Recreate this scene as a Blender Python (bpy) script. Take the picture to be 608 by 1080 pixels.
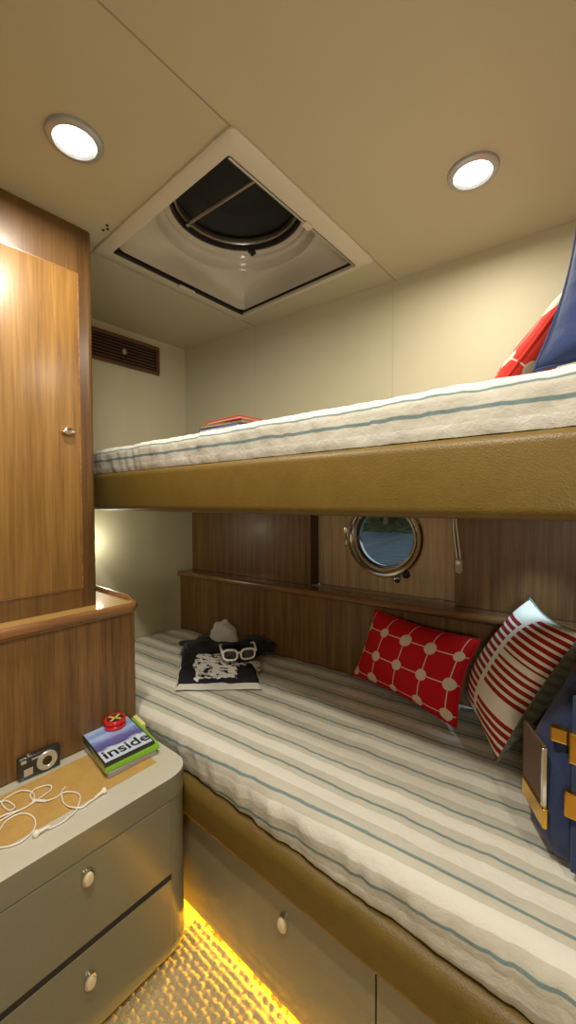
import bpy, bmesh, math, random
from mathutils import Vector, Matrix, noise
from math import sin, cos, pi, radians, sqrt

for o in list(bpy.data.objects):
    bpy.data.objects.remove(o)
S = bpy.context.scene
C = S.collection
random.seed(7)

# ------------------------------------------------------------------ camera
def make_camera():
    f, pitch, yaw, roll = 421.5, radians(1.544), radians(40.17), radians(-.203)
    F = Vector((-sin(yaw)*cos(pitch), cos(yaw)*cos(pitch), -sin(pitch)))
    R = Vector((cos(yaw), sin(yaw), 0)); U = R.cross(F)
    R, U = R*cos(roll)+U*sin(roll), U*cos(roll)-R*sin(roll)
    cd = bpy.data.cameras.new('camera'); cd.sensor_fit = 'VERTICAL'
    cd.sensor_height = 36.0; cd.lens = 36.0*f/1080; cd.clip_start = .02
    ob = bpy.data.objects.new('camera', cd); C.objects.link(ob)
    m = Matrix((R, U, -F)).transposed().to_4x4(); m.translation = (0, 0, 1.2)
    ob.matrix_world = m; S.camera = ob
make_camera()

# ------------------------------------------------------------------ world / exposure / lights
W = bpy.data.worlds.new('world'); S.world = W; W.use_nodes = True
W.node_tree.nodes['Background'].inputs[0].default_value = (.55, .62, .68, 1)
W.node_tree.nodes['Background'].inputs[1].default_value = 1.0
S.view_settings.view_transform = 'Standard'; S.view_settings.look = 'None'
S.view_settings.gamma = 1; S.view_settings.use_curve_mapping = False
S.view_settings.exposure = 0.0
S.cycles.use_denoising = True
S.cycles.max_bounces = 8; S.cycles.diffuse_bounces = 5; S.cycles.glossy_bounces = 4
S.cycles.sample_clamp_indirect = 4.0

CEIL = 2.013
LAMP = (1.0, .935, .80)
def lamp(name, kind, loc, power, col, direction=(0, 0, -1), size=.08, spot=None, blend=.5):
    d = bpy.data.lights.new(name, kind); d.energy = power; d.color = col
    if kind == 'AREA': d.shape = 'DISK'; d.size = size
    else: d.shadow_soft_size = size
    if kind == 'AREA': d.spread = radians(176)
    if kind == 'SPOT': d.spot_size = radians(spot); d.spot_blend = blend
    o = bpy.data.objects.new(name, d); C.objects.link(o); o.location = loc
    o.rotation_euler = Vector(direction).to_track_quat('-Z', 'Y').to_euler()
    return o
DOWN = [(-.955, .395), (-.300, 1.069)]           # the two downlights in view
for i, (x, y) in enumerate(DOWN):
    lamp('downlight_lamp', 'AREA', (x, y, CEIL-.012), (7.0, 4.6)[i], LAMP, size=.08)
# the same fittings over the gangway behind the camera
lamp('downlight_lamp', 'AREA', (-.30, .16, CEIL-.012), 12.0, LAMP, size=.08)
lamp('downlight_lamp', 'AREA', (.40, .16, CEIL-.012), 6.0, LAMP, size=.08)
lamp('fill_lamp', 'AREA', (.30, -.72, 1.15), 6.0, (1.0, .93, .80), (-.45, 1.0, -.22), size=.30)   # added soft fill behind the camera, brightens the lower bunk
# berth reading lamps under the upper bunk: at the foot end (behind the wardrobe) and at the head end
lamp('reading_lamp', 'POINT', (-1.735, .782, 1.02), 1.1, (1.0, .95, .76), size=.02)
lamp('reading_lamp', 'SPOT', (-.20, 1.30, 1.150), 5.5, (.50, .75, 1.0), (.0, .06, -.28), size=.012, spot=72, blend=.9)

# ------------------------------------------------------------------ node helpers
class NT:
    def __init__(s, name):
        s.m = bpy.data.materials.new(name); s.m.use_nodes = True
        s.t = s.m.node_tree; s.p = s.t.nodes['Principled BSDF']
    def n(s, kind, **kw):
        nd = s.t.nodes.new(kind)
        for k, v in kw.items():
            if k[:2] == 'i_': s.put(nd.inputs[k[2:].replace('_', ' ')], v)
            else: setattr(nd, k, v)
        return nd
    def put(s, sock, v):
        if isinstance(v, bpy.types.NodeSocket): s.t.links.new(v, sock)
        elif hasattr(v, 'outputs'): s.t.links.new(v.outputs[0], sock)
        else:
            if isinstance(v, tuple) and len(v) == 3 and sock.type == 'RGBA': v = (*v, 1)
            sock.default_value = v
    def math(s, op, a, b=None, c=None):
        nd = s.t.nodes.new('ShaderNodeMath'); nd.operation = op
        for i, v in enumerate((a, b, c)):
            if v is not None: s.put(nd.inputs[i], v)
        return nd.outputs[0]
    def mix(s, fac, a, b):
        nd = s.t.nodes.new('ShaderNodeMix'); nd.data_type = 'RGBA'
        s.put(nd.inputs[0], fac); s.put(nd.inputs[6], a); s.put(nd.inputs[7], b)
        return nd.outputs[2]
    def obj(s): return s.n('ShaderNodeTexCoord').outputs['Object']
    def geo(s): return s.n('ShaderNodeNewGeometry').outputs['Position']
    def uv(s): return s.n('ShaderNodeTexCoord').outputs['UV']
    def xyz(s, v):
        nd = s.n('ShaderNodeSeparateXYZ'); s.put(nd.inputs[0], v); return nd.outputs
    def mapping(s, v, scale=(1, 1, 1), rot=(0, 0, 0)):
        nd = s.n('ShaderNodeMapping'); s.put(nd.inputs['Vector'], v)
        nd.inputs['Scale'].default_value = scale; nd.inputs['Rotation'].default_value = rot
        return nd.outputs[0]
    def noise(s, v, scale, detail=3, rough=.5):
        nd = s.n('ShaderNodeTexNoise'); s.put(nd.inputs['Vector'], v)
        nd.inputs['Scale'].default_value = scale; nd.inputs['Detail'].default_value = detail
        nd.inputs['Roughness'].default_value = rough
        return nd.outputs[0]
    def ramp(s, v, stops):
        nd = s.n('ShaderNodeValToRGB'); s.put(nd.inputs[0], v); e = nd.color_ramp.elements
        while len(e) < len(stops): e.new(.5)
        for el, (p, c) in zip(e, stops): el.position = p; el.color = (*c, 1)
        return nd.outputs[0]
    def bump(s, h, strength=.3, dist=.01):
        nd = s.n('ShaderNodeBump'); s.put(nd.inputs['Height'], h)
        nd.inputs['Strength'].default_value = strength; nd.inputs['Distance'].default_value = dist
        s.t.links.new(nd.outputs[0], s.p.inputs['Normal'])
    def fin(s, col=None, rough=.5, metal=0, coat=0, spec=.5, coat_rough=.08):
        if col is not None: s.put(s.p.inputs['Base Color'], col)
        s.put(s.p.inputs['Roughness'], rough); s.p.inputs['Metallic'].default_value = metal
        s.p.inputs['Coat Weight'].default_value = coat; s.p.inputs['Coat Roughness'].default_value = coat_rough
        s.p.inputs['Specular IOR Level'].default_value = spec
        return s.m

def plain(name, col, rough=.5, metal=0, coat=0, spec=.5, bump=None):
    t = NT(name)
    if bump:
        sc, st = bump
        t.bump(t.noise(t.obj(), sc, 3), st, .002)
    v = t.noise(t.obj(), 9, 2)
    c = t.mix(t.math('MULTIPLY', v, .5), tuple(x*1.06 for x in col), tuple(x*.88 for x in col))
    return t.fin(c, rough, metal, coat, spec)

def wood(name, dark, mid, light, axis='z', rough=.3, coat=.35, fine=1.0, coat_rough=.1):
    t = NT(name); g = t.geo()
    st = {'z': (1, 1, .035), 'y': (1, .035, 1), 'x': (.035, 1, 1)}[axis]
    a = t.noise(t.mapping(g, tuple(30*fine*k for k in st)), 1.0, 4, .6)
    b = t.noise(t.mapping(g, tuple(170*fine*k for k in st)), 1.0, 3, .6)
    d = t.noise(t.mapping(g, tuple(4*k for k in st)), 1.0, 2, .5)
    v = t.math('ADD', t.math('MULTIPLY', a, .5), t.math('ADD', t.math('MULTIPLY', b, .28), t.math('MULTIPLY', d, .22)))
    c = t.ramp(v, [(.37, dark), (.5, mid), (.63, light)])
    t.bump(b, .08, .001)
    return t.fin(c, rough, 0, coat, .5, coat_rough)

# ------------------------------------------------------------------ materials
M = {}
def headliner(name, col):
    t = NT(name); g = t.geo()
    v = t.noise(g, 5, 3); w = t.noise(g, 420, 2)
    t.bump(w, .12, .001)
    return t.fin(t.mix(v, tuple(x*.95 for x in col), tuple(x*1.04 for x in col)), .55, spec=.3)
M['ceiling'] = headliner('ceiling_headliner', (.475, .435, .295))
M['wall'] = headliner('hull_headliner', (.53, .49, .34))
M['seam'] = plain('seam_shadow_gap', (.30, .26, .17), .7)
M['seam_wall'] = plain('seam_piping', (.47, .42, .29), .6)
M['wood_door'] = wood('honey_walnut', (.12, .054, .013), (.225, .112, .027), (.33, .178, .048), 'z', .36, .25, coat_rough=.26)
M['wood_frame'] = wood('dark_walnut', (.075, .034, .010), (.125, .060, .017), (.17, .088, .026), 'z', .36, .25, coat_rough=.24)
M['wood_panel'] = wood('berth_walnut', (.080, .036, .010), (.155, .074, .020), (.225, .115, .035), 'z', .44, .08, 1.9, .2)
M['wood_recess'] = wood('port_recess_walnut', (.32, .20, .10), (.46, .31, .17), (.56, .40, .24), 'z', .25, .5, 1.2)  # paler wood, brightened further in colour for light falling in the recess
M['wood_rail'] = wood('rail_walnut_along', (.15, .063, .022), (.25, .11, .036), (.33, .16, .055), 'y', .22, .6)
M['wood_ledge'] = wood('ledge_walnut', (.11, .045, .017), (.18, .08, .028), (.25, .115, .042), 'x', .22, .6)
M['wood_shelf'] = wood('shelf_maple_tone', (.30, .16, .045), (.41, .24, .07), (.48, .30, .10), 'y', .5, .05)
M['vent_dark'] = plain('vent_void', (.012, .008, .006), .8)
M['vent_wood'] = wood('vent_mahogany', (.09, .034, .014), (.13, .052, .022), (.17, .075, .034), 'y', .3, .3)

def lacquer(name, col):
    t = NT(name); g = t.geo()
    w = t.noise(g, 160, 3, .7); v = t.noise(g, 3, 2)
    c = t.mix(t.math('MULTIPLY', w, .55), tuple(x*1.12 for x in col), tuple(x*.72 for x in col))
    return t.fin(t.mix(t.math('MULTIPLY', v, .2), c, tuple(x*.9 for x in col)), .28, 0, .5, .5, .12)
M['lacquer'] = lacquer('grey_lacquer', (.195, .186, .127))
M['lacquer_board'] = lacquer('grey_lacquer_board', (.215, .203, .142))
M['lacquer_lit'] = plain('grey_lacquer_lit', (.56, .53, .43), .3, 0, .4)  # same grey lacquer; overhead light on the top is painted into its colour
M['plinth'] = plain('dark_plinth', (.05, .02, .012), .5)
M['black_gap'] = plain('black_gap', (.02, .018, .014), .8)

def leather(name, col, scale=330):
    t = NT(name); g = t.geo()
    vo = t.n('ShaderNodeTexVoronoi'); t.put(vo.inputs['Vector'], g); vo.inputs['Scale'].default_value = scale
    v = t.noise(g, 28, 4, .65); w = t.noise(g, 5, 2)
    t.bump(vo.outputs['Distance'], .35, .0012)
    c = t.mix(v, tuple(x*.72 for x in col), tuple(x*1.22 for x in col))
    c = t.mix(t.math('MULTIPLY', w, .3), c, tuple(x*.85 for x in col))
    return t.fin(c, .46, 0, .04, .35, .3)
M['leather'] = leather('golden_brown_leather', (.140, .086, .015))
M['inset'] = leather('tan_leather_inset', (.52, .32, .095), 500)
M['bag_leather'] = leather('grey_brown_leather', (.12, .066, .040), 500)

def stripes(name, base, white, teal, phase=.575, period=.08, second=None):
    t = NT(name); u = t.xyz(t.uv()); v = u[1]
    wob = t.math('MULTIPLY', t.math('SUBTRACT', t.noise(t.uv(), 9, 2), .5), .003)
    vv = t.math('ADD', v, wob)
    f = t.math('FRACT', t.math('DIVIDE', t.math('ADD', t.math('SUBTRACT', vv, phase), 80*period), period))
    def band(a, b, soft=.02):
        lo = t.math('SMOOTH_MIN', 1.0, t.math('MAXIMUM', 0.0, t.math('DIVIDE', t.math('SUBTRACT', f, a), soft)), .05)
        hi = t.math('SMOOTH_MIN', 1.0, t.math('MAXIMUM', 0.0, t.math('DIVIDE', t.math('SUBTRACT', b, f), soft)), .05)
        return t.math('MULTIPLY', lo, hi)
    weave = t.noise(t.mapping(t.uv(), (260, 900, 1)), 1, 2)
    cloud = t.noise(t.uv(), 14, 3)
    b0 = t.mix(cloud, tuple(x*.9 for x in base), tuple(x*1.1 for x in base))
    c = t.mix(band(.38, .80), b0, white)
    c = t.mix(band(-.001, .108), c, teal)
    if second: c = t.mix(band(second, second+.08), c, teal)
    c = t.mix(t.math('MULTIPLY', weave, .16), c, tuple(x*.6 for x in base))
    wr = t.noise(t.uv(), 30, 4, .6)
    t.bump(t.math('ADD', t.math('MULTIPLY', wr, 1.0), t.math('MULTIPLY', weave, .10)), .35, .012)
    return t.fin(c, .85, spec=.15)
M['stripe'] = stripes('striped_bedcover', (.53, .50, .41), (.70, .675, .59), (.165, .235, .235))
M['stripe_up'] = stripes('striped_bedcover_bright', (.50, .475, .40), (.62, .60, .53), (.14, .20, .21), phase=.030, period=.08, second=.37)
M['chrome'] = plain('chrome', (.78, .76, .72), .12, 1)
M['satin'] = plain('satin_nickel', (.62, .60, .55), .3, 1)
M['bezel'] = plain('grey_nickel_bezel', (.40, .41, .40), .35, .4)
M['silver'] = plain('aluminium_track', (.50, .48, .42), .32, 1)
M['brass'] = plain('brass', (.80, .47, .09), .2, 1)
M['knob_cream'] = plain('ivory_push_button', (.70, .60, .38), .25, 0, .4)
M['white_trim'] = plain('hatch_white_trim', (.56, .51, .40), .4, 0, .2)
M['white_liner'] = plain('hatch_liner_white', (.55, .51, .42), .35, 0, .3)
M['hatch_glass'] = plain('dark_hatch_glass', (.0015, .002, .002), .5, 0, .03)
M['rubber'] = plain('black_rubber', (.015, .014, .013), .5)
M['red'] = plain('red_plastic', (.62, .012, .014), .18, 0, .6)
M['black_plastic'] = plain('black_plastic', (.02, .019, .018), .3, 0, .4)
M['white_plastic'] = plain('white_plastic', (.80, .77, .68), .35, 0, .2)
M['cream_cord'] = plain('cream_cord', (.70, .64, .50), .6)
M['navy'] = None
def fabric(name, col, col2, sc=8, bump=.3):
    t = NT(name); g = t.obj()
    v = t.noise(g, sc, 3); w = t.noise(g, 700, 2); f = t.noise(g, 22, 4, .6)
    t.bump(t.math('ADD', f, t.math('MULTIPLY', w, .08)), bump, .012)
    t.p.inputs['Sheen Weight'].default_value = .15
    return t.fin(t.mix(v, col, col2), .8, spec=.2)
M['navy'] = fabric('navy_canvas', (.022, .032, .085), (.035, .05, .12))
M['navy_pillow'] = fabric('navy_pillow_cotton', (.022, .038, .115), (.034, .055, .15))
M['black_cloth'] = fabric('black_cotton', (.008, .008, .010), (.016, .016, .018))
M['white_cloth'] = fabric('white_cotton', (.50, .48, .42), (.58, .56, .50))
M['grey_cloth'] = fabric('grey_green_cloth', (.16, .17, .13), (.22, .23, .18))

def dots(name, red, cream, nx, ny, ox, oy, W, H, r=.019):
    """Cream spots of uneven size joined by thin lines on red."""
    t = NT(name); u = t.xyz(t.uv()); x, y = u[0], u[1]
    gx = t.math('DIVIDE', t.math('SUBTRACT', x, ox), nx); gy = t.math('DIVIDE', t.math('SUBTRACT', y, oy), ny)
    cx = t.math('ROUND', gx); cy = t.math('ROUND', gy)
    dx = t.math('MULTIPLY', t.math('SUBTRACT', gx, cx), nx); dy = t.math('MULTIPLY', t.math('SUBTRACT', gy, cy), ny)
    d = t.math('SQRT', t.math('ADD', t.math('MULTIPLY', dx, dx), t.math('MULTIPLY', dy, dy)))
    cv = t.n('ShaderNodeCombineXYZ'); t.put(cv.inputs[0], cx); t.put(cv.inputs[1], cy)
    wn = t.n('ShaderNodeTexWhiteNoise', noise_dimensions='2D'); t.put(wn.inputs['Vector'], cv)
    rr = t.math('MULTIPLY', r, t.math('ADD', .72, t.math('MULTIPLY', wn.outputs['Value'], .5)))
    dot = t.math('LESS_THAN', d, rr)
    lx = t.math('LESS_THAN', t.math('ABSOLUTE', dx), .0016); ly = t.math('LESS_THAN', t.math('ABSOLUTE', dy), .0016)
    m = t.math('MAXIMUM', dot, t.math('MAXIMUM', lx, ly))
    w = t.noise(t.uv(), 900, 2); f = t.noise(t.uv(), 24, 3)
    t.bump(t.math('ADD', f, t.math('MULTIPLY', w, .1)), .2, .01)
    return t.fin(t.mix(m, red, cream), .8, spec=.2)
M['dots'] = dots('red_spotted_cotton', (.47, .005, .008), (.62, .48, .35), .090, .086, .018, .026, .45, .27, .0170)
M['dots_up'] = dots('red_spotted_cotton_upper', (.62, .040, .028), (.66, .55, .43), .13, .12, .06, .09, .4, .34, .026)

def redbars(name):
    """Two columns of dark red bars on cream, a plain band between them and gaps between groups of bars."""
    t = NT(name); u = t.xyz(t.uv()); x, y = u[0], u[1]          # 0..1 each
    f = t.math('FRACT', t.math('MULTIPLY', y, 19.5))
    bar = t.math('LESS_THAN', f, t.math('ADD', .58, t.math('MULTIPLY', .03, t.math('SINE', t.math('MULTIPLY', y, 9.0)))))
    def inside(v, a, b): return t.math('MULTIPLY', t.math('GREATER_THAN', v, a), t.math('LESS_THAN', v, b))
    c1 = t.math('MULTIPLY', inside(x, .0, .52), inside(y, .10, .86))
    g = t.math('MAXIMUM', inside(y, .0, .245), t.math('MAXIMUM', inside(y, .345, .585), inside(y, .63, .975)))
    c2 = t.math('MULTIPLY', inside(x, .59, 1.01), g)
    m = t.math('MULTIPLY', bar, t.math('MAXIMUM', c1, c2))
    wv = t.noise(t.uv(), 260, 2); fo = t.noise(t.uv(), 7, 3)
    t.bump(t.math('ADD', fo, t.math('MULTIPLY', wv, .1)), .2, .01)
    return t.fin(t.mix(m, (.78, .71, .56), (.30, .014, .013)), .8, spec=.2)
M['redbars'] = redbars('red_bar_print_cotton')
def backstripe(name):
    t = NT(name); u = t.xyz(t.uv())
    f = t.math('FRACT', t.math('MULTIPLY', u[1], 15.0)); m = t.math('LESS_THAN', f, .45)
    return t.fin(t.mix(m, (.30, .31, .25), (.20, .21, .165)), .85, spec=.15)
M['backstripe'] = backstripe('grey_green_striped_back')

def emit(name, col, k):
    m = bpy.data.materials.new(name); m.use_nodes = True; t = m.node_tree
    t.nodes.remove(t.nodes['Principled BSDF']); e = t.nodes.new('ShaderNodeEmission')
    e.inputs[0].default_value = (*col, 1); e.inputs[1].default_value = k
    t.links.new(e.outputs[0], t.nodes['Material Output'].inputs[0]); return m
M['lens'] = emit('lit_downlight_lens', (1.0, .97, .90), 14)
M['led'] = emit('lit_amber_led', (1.0, .52, .02), 14)
def glass(name):
    m = bpy.data.materials.new(name); m.use_nodes = True; t = m.node_tree
    t.nodes.remove(t.nodes['Principled BSDF'])
    a = t.nodes.new('ShaderNodeBsdfTransparent'); a.inputs[0].default_value = (.86, .93, .94, 1)
    g = t.nodes.new('ShaderNodeBsdfGlossy'); g.inputs['Roughness'].default_value = .02
    fr = t.nodes.new('ShaderNodeFresnel'); fr.inputs[0].default_value = 1.4
    x = t.nodes.new('ShaderNodeMixShader'); t.links.new(fr.outputs[0], x.inputs[0])
    t.links.new(a.outputs[0], x.inputs[1]); t.links.new(g.outputs[0], x.inputs[2])
    t.links.new(x.outputs[0], t.nodes['Material Output'].inputs[0]); return m
M['glass'] = glass('port_glass')

def carpet():
    t = NT('looped_wool_carpet'); g = t.geo(); v = t.noise(g, 220, 3, .7); w = t.noise(g, 14, 2)
    c = t.mix(v, (.33, .25, .115), (.64, .51, .28)); c = t.mix(t.math('MULTIPLY', w, .3), c, (.42, .32, .16))
    t.bump(v, .6, .004)
    return t.fin(c, .95, spec=.1)
M['carpet'] = carpet()
def print_mat():
    t = NT('shirt_print'); u0 = t.xyz(t.uv()); wv = t.math('MULTIPLY', t.math('SUBTRACT', t.noise(t.uv(), 7, 3), .5), .22)
    u = [t.math('ADD', u0[0], wv), t.math('ADD', u0[1], wv)]
    def inside(v, a, b): return t.math('MULTIPLY', t.math('GREATER_THAN', v, a), t.math('LESS_THAN', v, b))
    nz = t.noise(t.mapping(t.uv(), (11, 5, 1), (0, 0, .6)), 1.0, 5, .7)
    n2 = t.noise(t.mapping(t.uv(), (5, 12, 1), (0, 0, -.5)), 1.0, 3, .6)
    m = t.math('GREATER_THAN', t.math('ADD', t.math('MULTIPLY', nz, .6), t.math('MULTIPLY', n2, .4)), .475)
    m = t.math('MULTIPLY', m, t.math('MULTIPLY', inside(u[0], .20, .74), inside(u[1], .05, .90)))
    f = t.noise(t.uv(), 6, 4); t.bump(f, .3, .008)
    return t.fin(t.mix(m, (.010, .010, .013), (.62, .60, .55)), .8, spec=.2)
M['print'] = print_mat()
def cover_mat():
    """Disc cover: blue sea, purple headland, pale lower band."""
    t = NT('disc_cover_seascape'); u = t.xyz(t.uv()); y = u[1]
    w = t.math('ADD', y, t.math('MULTIPLY', t.math('SUBTRACT', t.noise(t.mapping(t.uv(), (3, 9, 1)), 1, 4), .5), .22))
    c = t.ramp(w, [(.0, (.55, .66, .80)), (.30, (.62, .72, .84)), (.36, (.10, .10, .30)), (.52, (.14, .15, .42)),
                   (.58, (.20, .30, .66)), (.70, (.42, .56, .80)), (.80, (.22, .34, .70)), (1, (.45, .58, .82))])
    return t.fin(c, .2, 0, .7)
M['cover'] = cover_mat()
M['green'] = plain('green_cover', (.22, .50, .03), .25, 0, .5)
M['grey_case'] = plain('grey_clear_case', (.32, .31, .28), .2, 0, .5)
M['paper'] = plain('paper_yellow', (.72, .66, .26), .6)
M['page_white'] = plain('page_white', (.66, .62, .52), .7)
M['dark_ink'] = plain('dark_ink', (.02, .02, .03), .5)
M['blue_cover'] = plain('blue_cover', (.03, .10, .42), .35)
M['red_cover'] = plain('red_cover', (.50, .03, .02), .35)
M['gold_print'] = plain('gold_print', (.75, .52, .08), .35)
M['mag'] = plain('ochre_magazine', (.20, .13, .04), .4)
M['lens_dark'] = plain('dark_lens', (.012, .010, .012), .08, 0, .6)
M['lcd'] = plain('silver_label', (.55, .54, .50), .3, .5)
M['water'] = None
def water():
    t = NT('sea_water'); g = t.geo()
    w = t.noise(t.mapping(g, (1.0, 2.6, 1)), 2.2, 4, .6); t.bump(w, .5, .25)
    return t.fin((.07, .115, .15), .18, spec=.5)
M['water'] = water()
def foliage():
    t = NT('shore_foliage'); g = t.geo(); v = t.noise(g, 6, 4, .7)
    return t.fin(t.ramp(v, [(.35, (.010, .014, .008)), (.52, (.045, .055, .018)), (.7, (.16, .12, .045))]), .9, spec=.1)
M['foliage'] = foliage()

# ------------------------------------------------------------------ geometry helpers
WLOC = {}                                         # world location of every object (no rotations are used)
def link(name, me, mat, parent=None, smooth=False, keep=False):
    """Mesh in world coordinates -> object whose origin is the centre of its bounds."""
    mats = mat if isinstance(mat, (list, tuple)) else [mat]
    for m in mats: me.materials.append(m)
    vs = [v.co for v in me.vertices]
    lo = Vector((min(v[i] for v in vs) for i in range(3))); hi = Vector((max(v[i] for v in vs) for i in range(3)))
    c = Vector(((lo.x+hi.x)/2, (lo.y+hi.y)/2, lo.z))
    me.transform(Matrix.Translation(-c))
    if smooth:
        for p in me.polygons: p.use_smooth = True
    o = bpy.data.objects.new(name, me); C.objects.link(o)
    WLOC[o.name] = c
    if parent is not None:
        o.parent = parent; o.location = c-WLOC[parent.name]
    else: o.location = c
    return o
def obj(name, bm, mat, parent=None, smooth=True, angle=35):
    bmesh.ops.recalc_face_normals(bm, faces=bm.faces)
    me = bpy.data.meshes.new(name)
    if smooth:
        for f in bm.faces: f.smooth = True
        for e in bm.edges:
            if len(e.link_faces) == 2 and e.calc_face_angle(0) > radians(angle): e.smooth = False
    bm.to_mesh(me); bm.free()
    return link(name, me, mat, parent)
def empty(name, loc, label, cat, group=None):
    o = bpy.data.objects.new(name, None); C.objects.link(o); o.location = loc; o.empty_display_size = .05
    WLOC[o.name] = Vector(loc); return tag(o, label, cat, group)
def tag(o, label, cat, group=None, kind=None):
    o['label'] = label; o['category'] = cat
    if group: o['group'] = group
    if kind: o['kind'] = kind
    return o
def struct(o): o['kind'] = 'structure'; return o

def hexa(bm, P, bev=0, seg=2):
    """P: 8 points, bottom loop of four then top loop of four."""
    vs = [bm.verts.new(p) for p in P]
    fs = [(3, 2, 1, 0), (4, 5, 6, 7), (0, 1, 5, 4), (1, 2, 6, 5), (2, 3, 7, 6), (3, 0, 4, 7)]
    ff = [bm.faces.new([vs[i] for i in f]) for f in fs]
    if bev:
        es = list({e for f in ff for e in f.edges})
        bmesh.ops.bevel(bm, geom=es, offset=bev, segments=seg, profile=.5, affect='EDGES', clamp_overlap=True)
    return bm
def box(x0, x1, y0, y1, z0, z1, bev=0, seg=2, bm=None):
    bm = bm or bmesh.new()
    t = bmesh.new()
    hexa(t, [(x0, y0, z0), (x1, y0, z0), (x1, y1, z0), (x0, y1, z0), (x0, y0, z1), (x1, y0, z1), (x1, y1, z1), (x0, y1, z1)], bev, seg)
    return merge(bm, t)
def merge(bm, t):
    me = bpy.data.meshes.new('tmp'); t.to_mesh(me); t.free(); bm.from_mesh(me); bpy.data.meshes.remove(me); return bm
SL = .0884
def hy(x, off=0): return 1.30+SL*(x+1.818)+off
def hullbox(x0, x1, a, b, z0, z1, bev=0, seg=2, bm=None):
    bm = bm or bmesh.new(); t = bmesh.new()
    hexa(t, [(x0, hy(x0, a), z0), (x1, hy(x1, a), z0), (x1, hy(x1, b), z0), (x0, hy(x0, b), z0),
             (x0, hy(x0, a), z1), (x1, hy(x1, a), z1), (x1, hy(x1, b), z1), (x0, hy(x0, b), z1)], bev, seg)
    return merge(bm, t)
def frame_of(axis):
    a = Vector(axis).normalized(); h = Vector((0, 0, 1)) if abs(a.z) < .9 else Vector((1, 0, 0))
    u = h.cross(a).normalized(); v = a.cross(u); return u, v, a
def lathe(prof, origin, axis=(0, 0, 1), n=40, bm=None, sx=1, sy=1, closed=False):
    """prof: (radius, height along axis) pairs."""
    bm = bm or bmesh.new(); o = Vector(origin); u, v, a = frame_of(axis); rows = []
    for r, h in prof:
        if r < 1e-6: rows.append([bm.verts.new(o+a*h)])
        else: rows.append([bm.verts.new(o+a*h+u*(r*sx*cos(2*pi*k/n))+v*(r*sy*sin(2*pi*k/n))) for k in range(n)])
    pairs = list(zip(rows, rows[1:]))
    if closed: pairs.append((rows[-1], rows[0]))
    for A, B in pairs:
        for k in range(n):
            q = [A[k % len(A)], A[(k+1) % len(A)], B[(k+1) % len(B)], B[k % len(B)]]
            q = list(dict.fromkeys(q))
            if len(q) > 2: bm.faces.new(q)
    return bm
def tube(pts, r, n=10, bm=None, cap=True, closed=False):
    bm = bm or bmesh.new(); P = [Vector(p) for p in pts]; rows = []; up = None
    for i, p in enumerate(P):
        if closed: t = (P[(i+1) % len(P)]-P[i-1]).normalized()
        else: t = (P[min(i+1, len(P)-1)]-P[max(i-1, 0)]).normalized()
        if up is None: up = frame_of(t)[0]
        u = (up-t*up.dot(t)).normalized(); up = u; v = t.cross(u)
        rr = r[i] if isinstance(r, (list, tuple)) else r
        rows.append([bm.verts.new(p+u*(rr*cos(2*pi*k/n))+v*(rr*sin(2*pi*k/n))) for k in range(n)])
    pr = list(zip(rows, rows[1:]))
    if closed: pr.append((rows[-1], rows[0]))
    for A, B in pr:
        for k in range(n): bm.faces.new((A[k], A[(k+1) % n], B[(k+1) % n], B[k]))
    if cap and not closed: bm.faces.new(rows[0][::-1]); bm.faces.new(rows[-1])
    return bm
def catmull(pts, k=6):
    P = [Vector(p) for p in pts]; out = []
    for i in range(len(P)-1):
        a, b, c, d = P[max(i-1, 0)], P[i], P[i+1], P[min(i+2, len(P)-1)]
        for j in range(k):
            t = j/k
            out.append(.5*((2*b)+(c-a)*t+(2*a-5*b+4*c-d)*t*t+(3*b-a-3*c+d)*t**3))
    return out+[P[-1]]
def prism(loop, z0, z1, bev=0, seg=2, bm=None):
    """Vertical prism over an xy loop."""
    bm = bm or bmesh.new(); t = bmesh.new()
    a = [t.verts.new((x, y, z0)) for x, y in loop]; b = [t.verts.new((x, y, z1)) for x, y in loop]
    n = len(a); t.faces.new(a[::-1]); top = t.faces.new(b)
    for i in range(n): t.faces.new((a[i], a[(i+1) % n], b[(i+1) % n], b[i]))
    if bev: bmesh.ops.bevel(t, geom=list(top.edges), offset=bev, segments=seg, profile=.5, affect='EDGES')
    return merge(bm, t)
def extrude_profile(prof, x0, x1, nx, fn=None, bm=None, cap=True):
    """prof: closed loop of (y, z) swept along x; fn may move each vertex."""
    bm = bm or bmesh.new(); rows = []
    for i in range(nx+1):
        x = x0+(x1-x0)*i/nx
        rows.append([bm.verts.new(fn(x, y, z) if fn else (x, y, z)) for y, z in prof])
    n = len(prof)
    for A, B in zip(rows, rows[1:]):
        for k in range(n): bm.faces.new((A[k], A[(k+1) % n], B[(k+1) % n], B[k]))
    if cap: bm.faces.new(rows[0][::-1]); bm.faces.new(rows[-1])
    return bm
def rrect(y0, y1, z0, z1, r, n=6):
    out = []
    for cy, cz, a0 in ((y1-r, z1-r, 0), (y0+r, z1-r, 90), (y0+r, z0+r, 180), (y1-r, z0+r, 270)):
        for k in range(n+1):
            a = radians(a0+90*k/n); out.append((cy+r*cos(a), cz+r*sin(a)))
    return out
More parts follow.
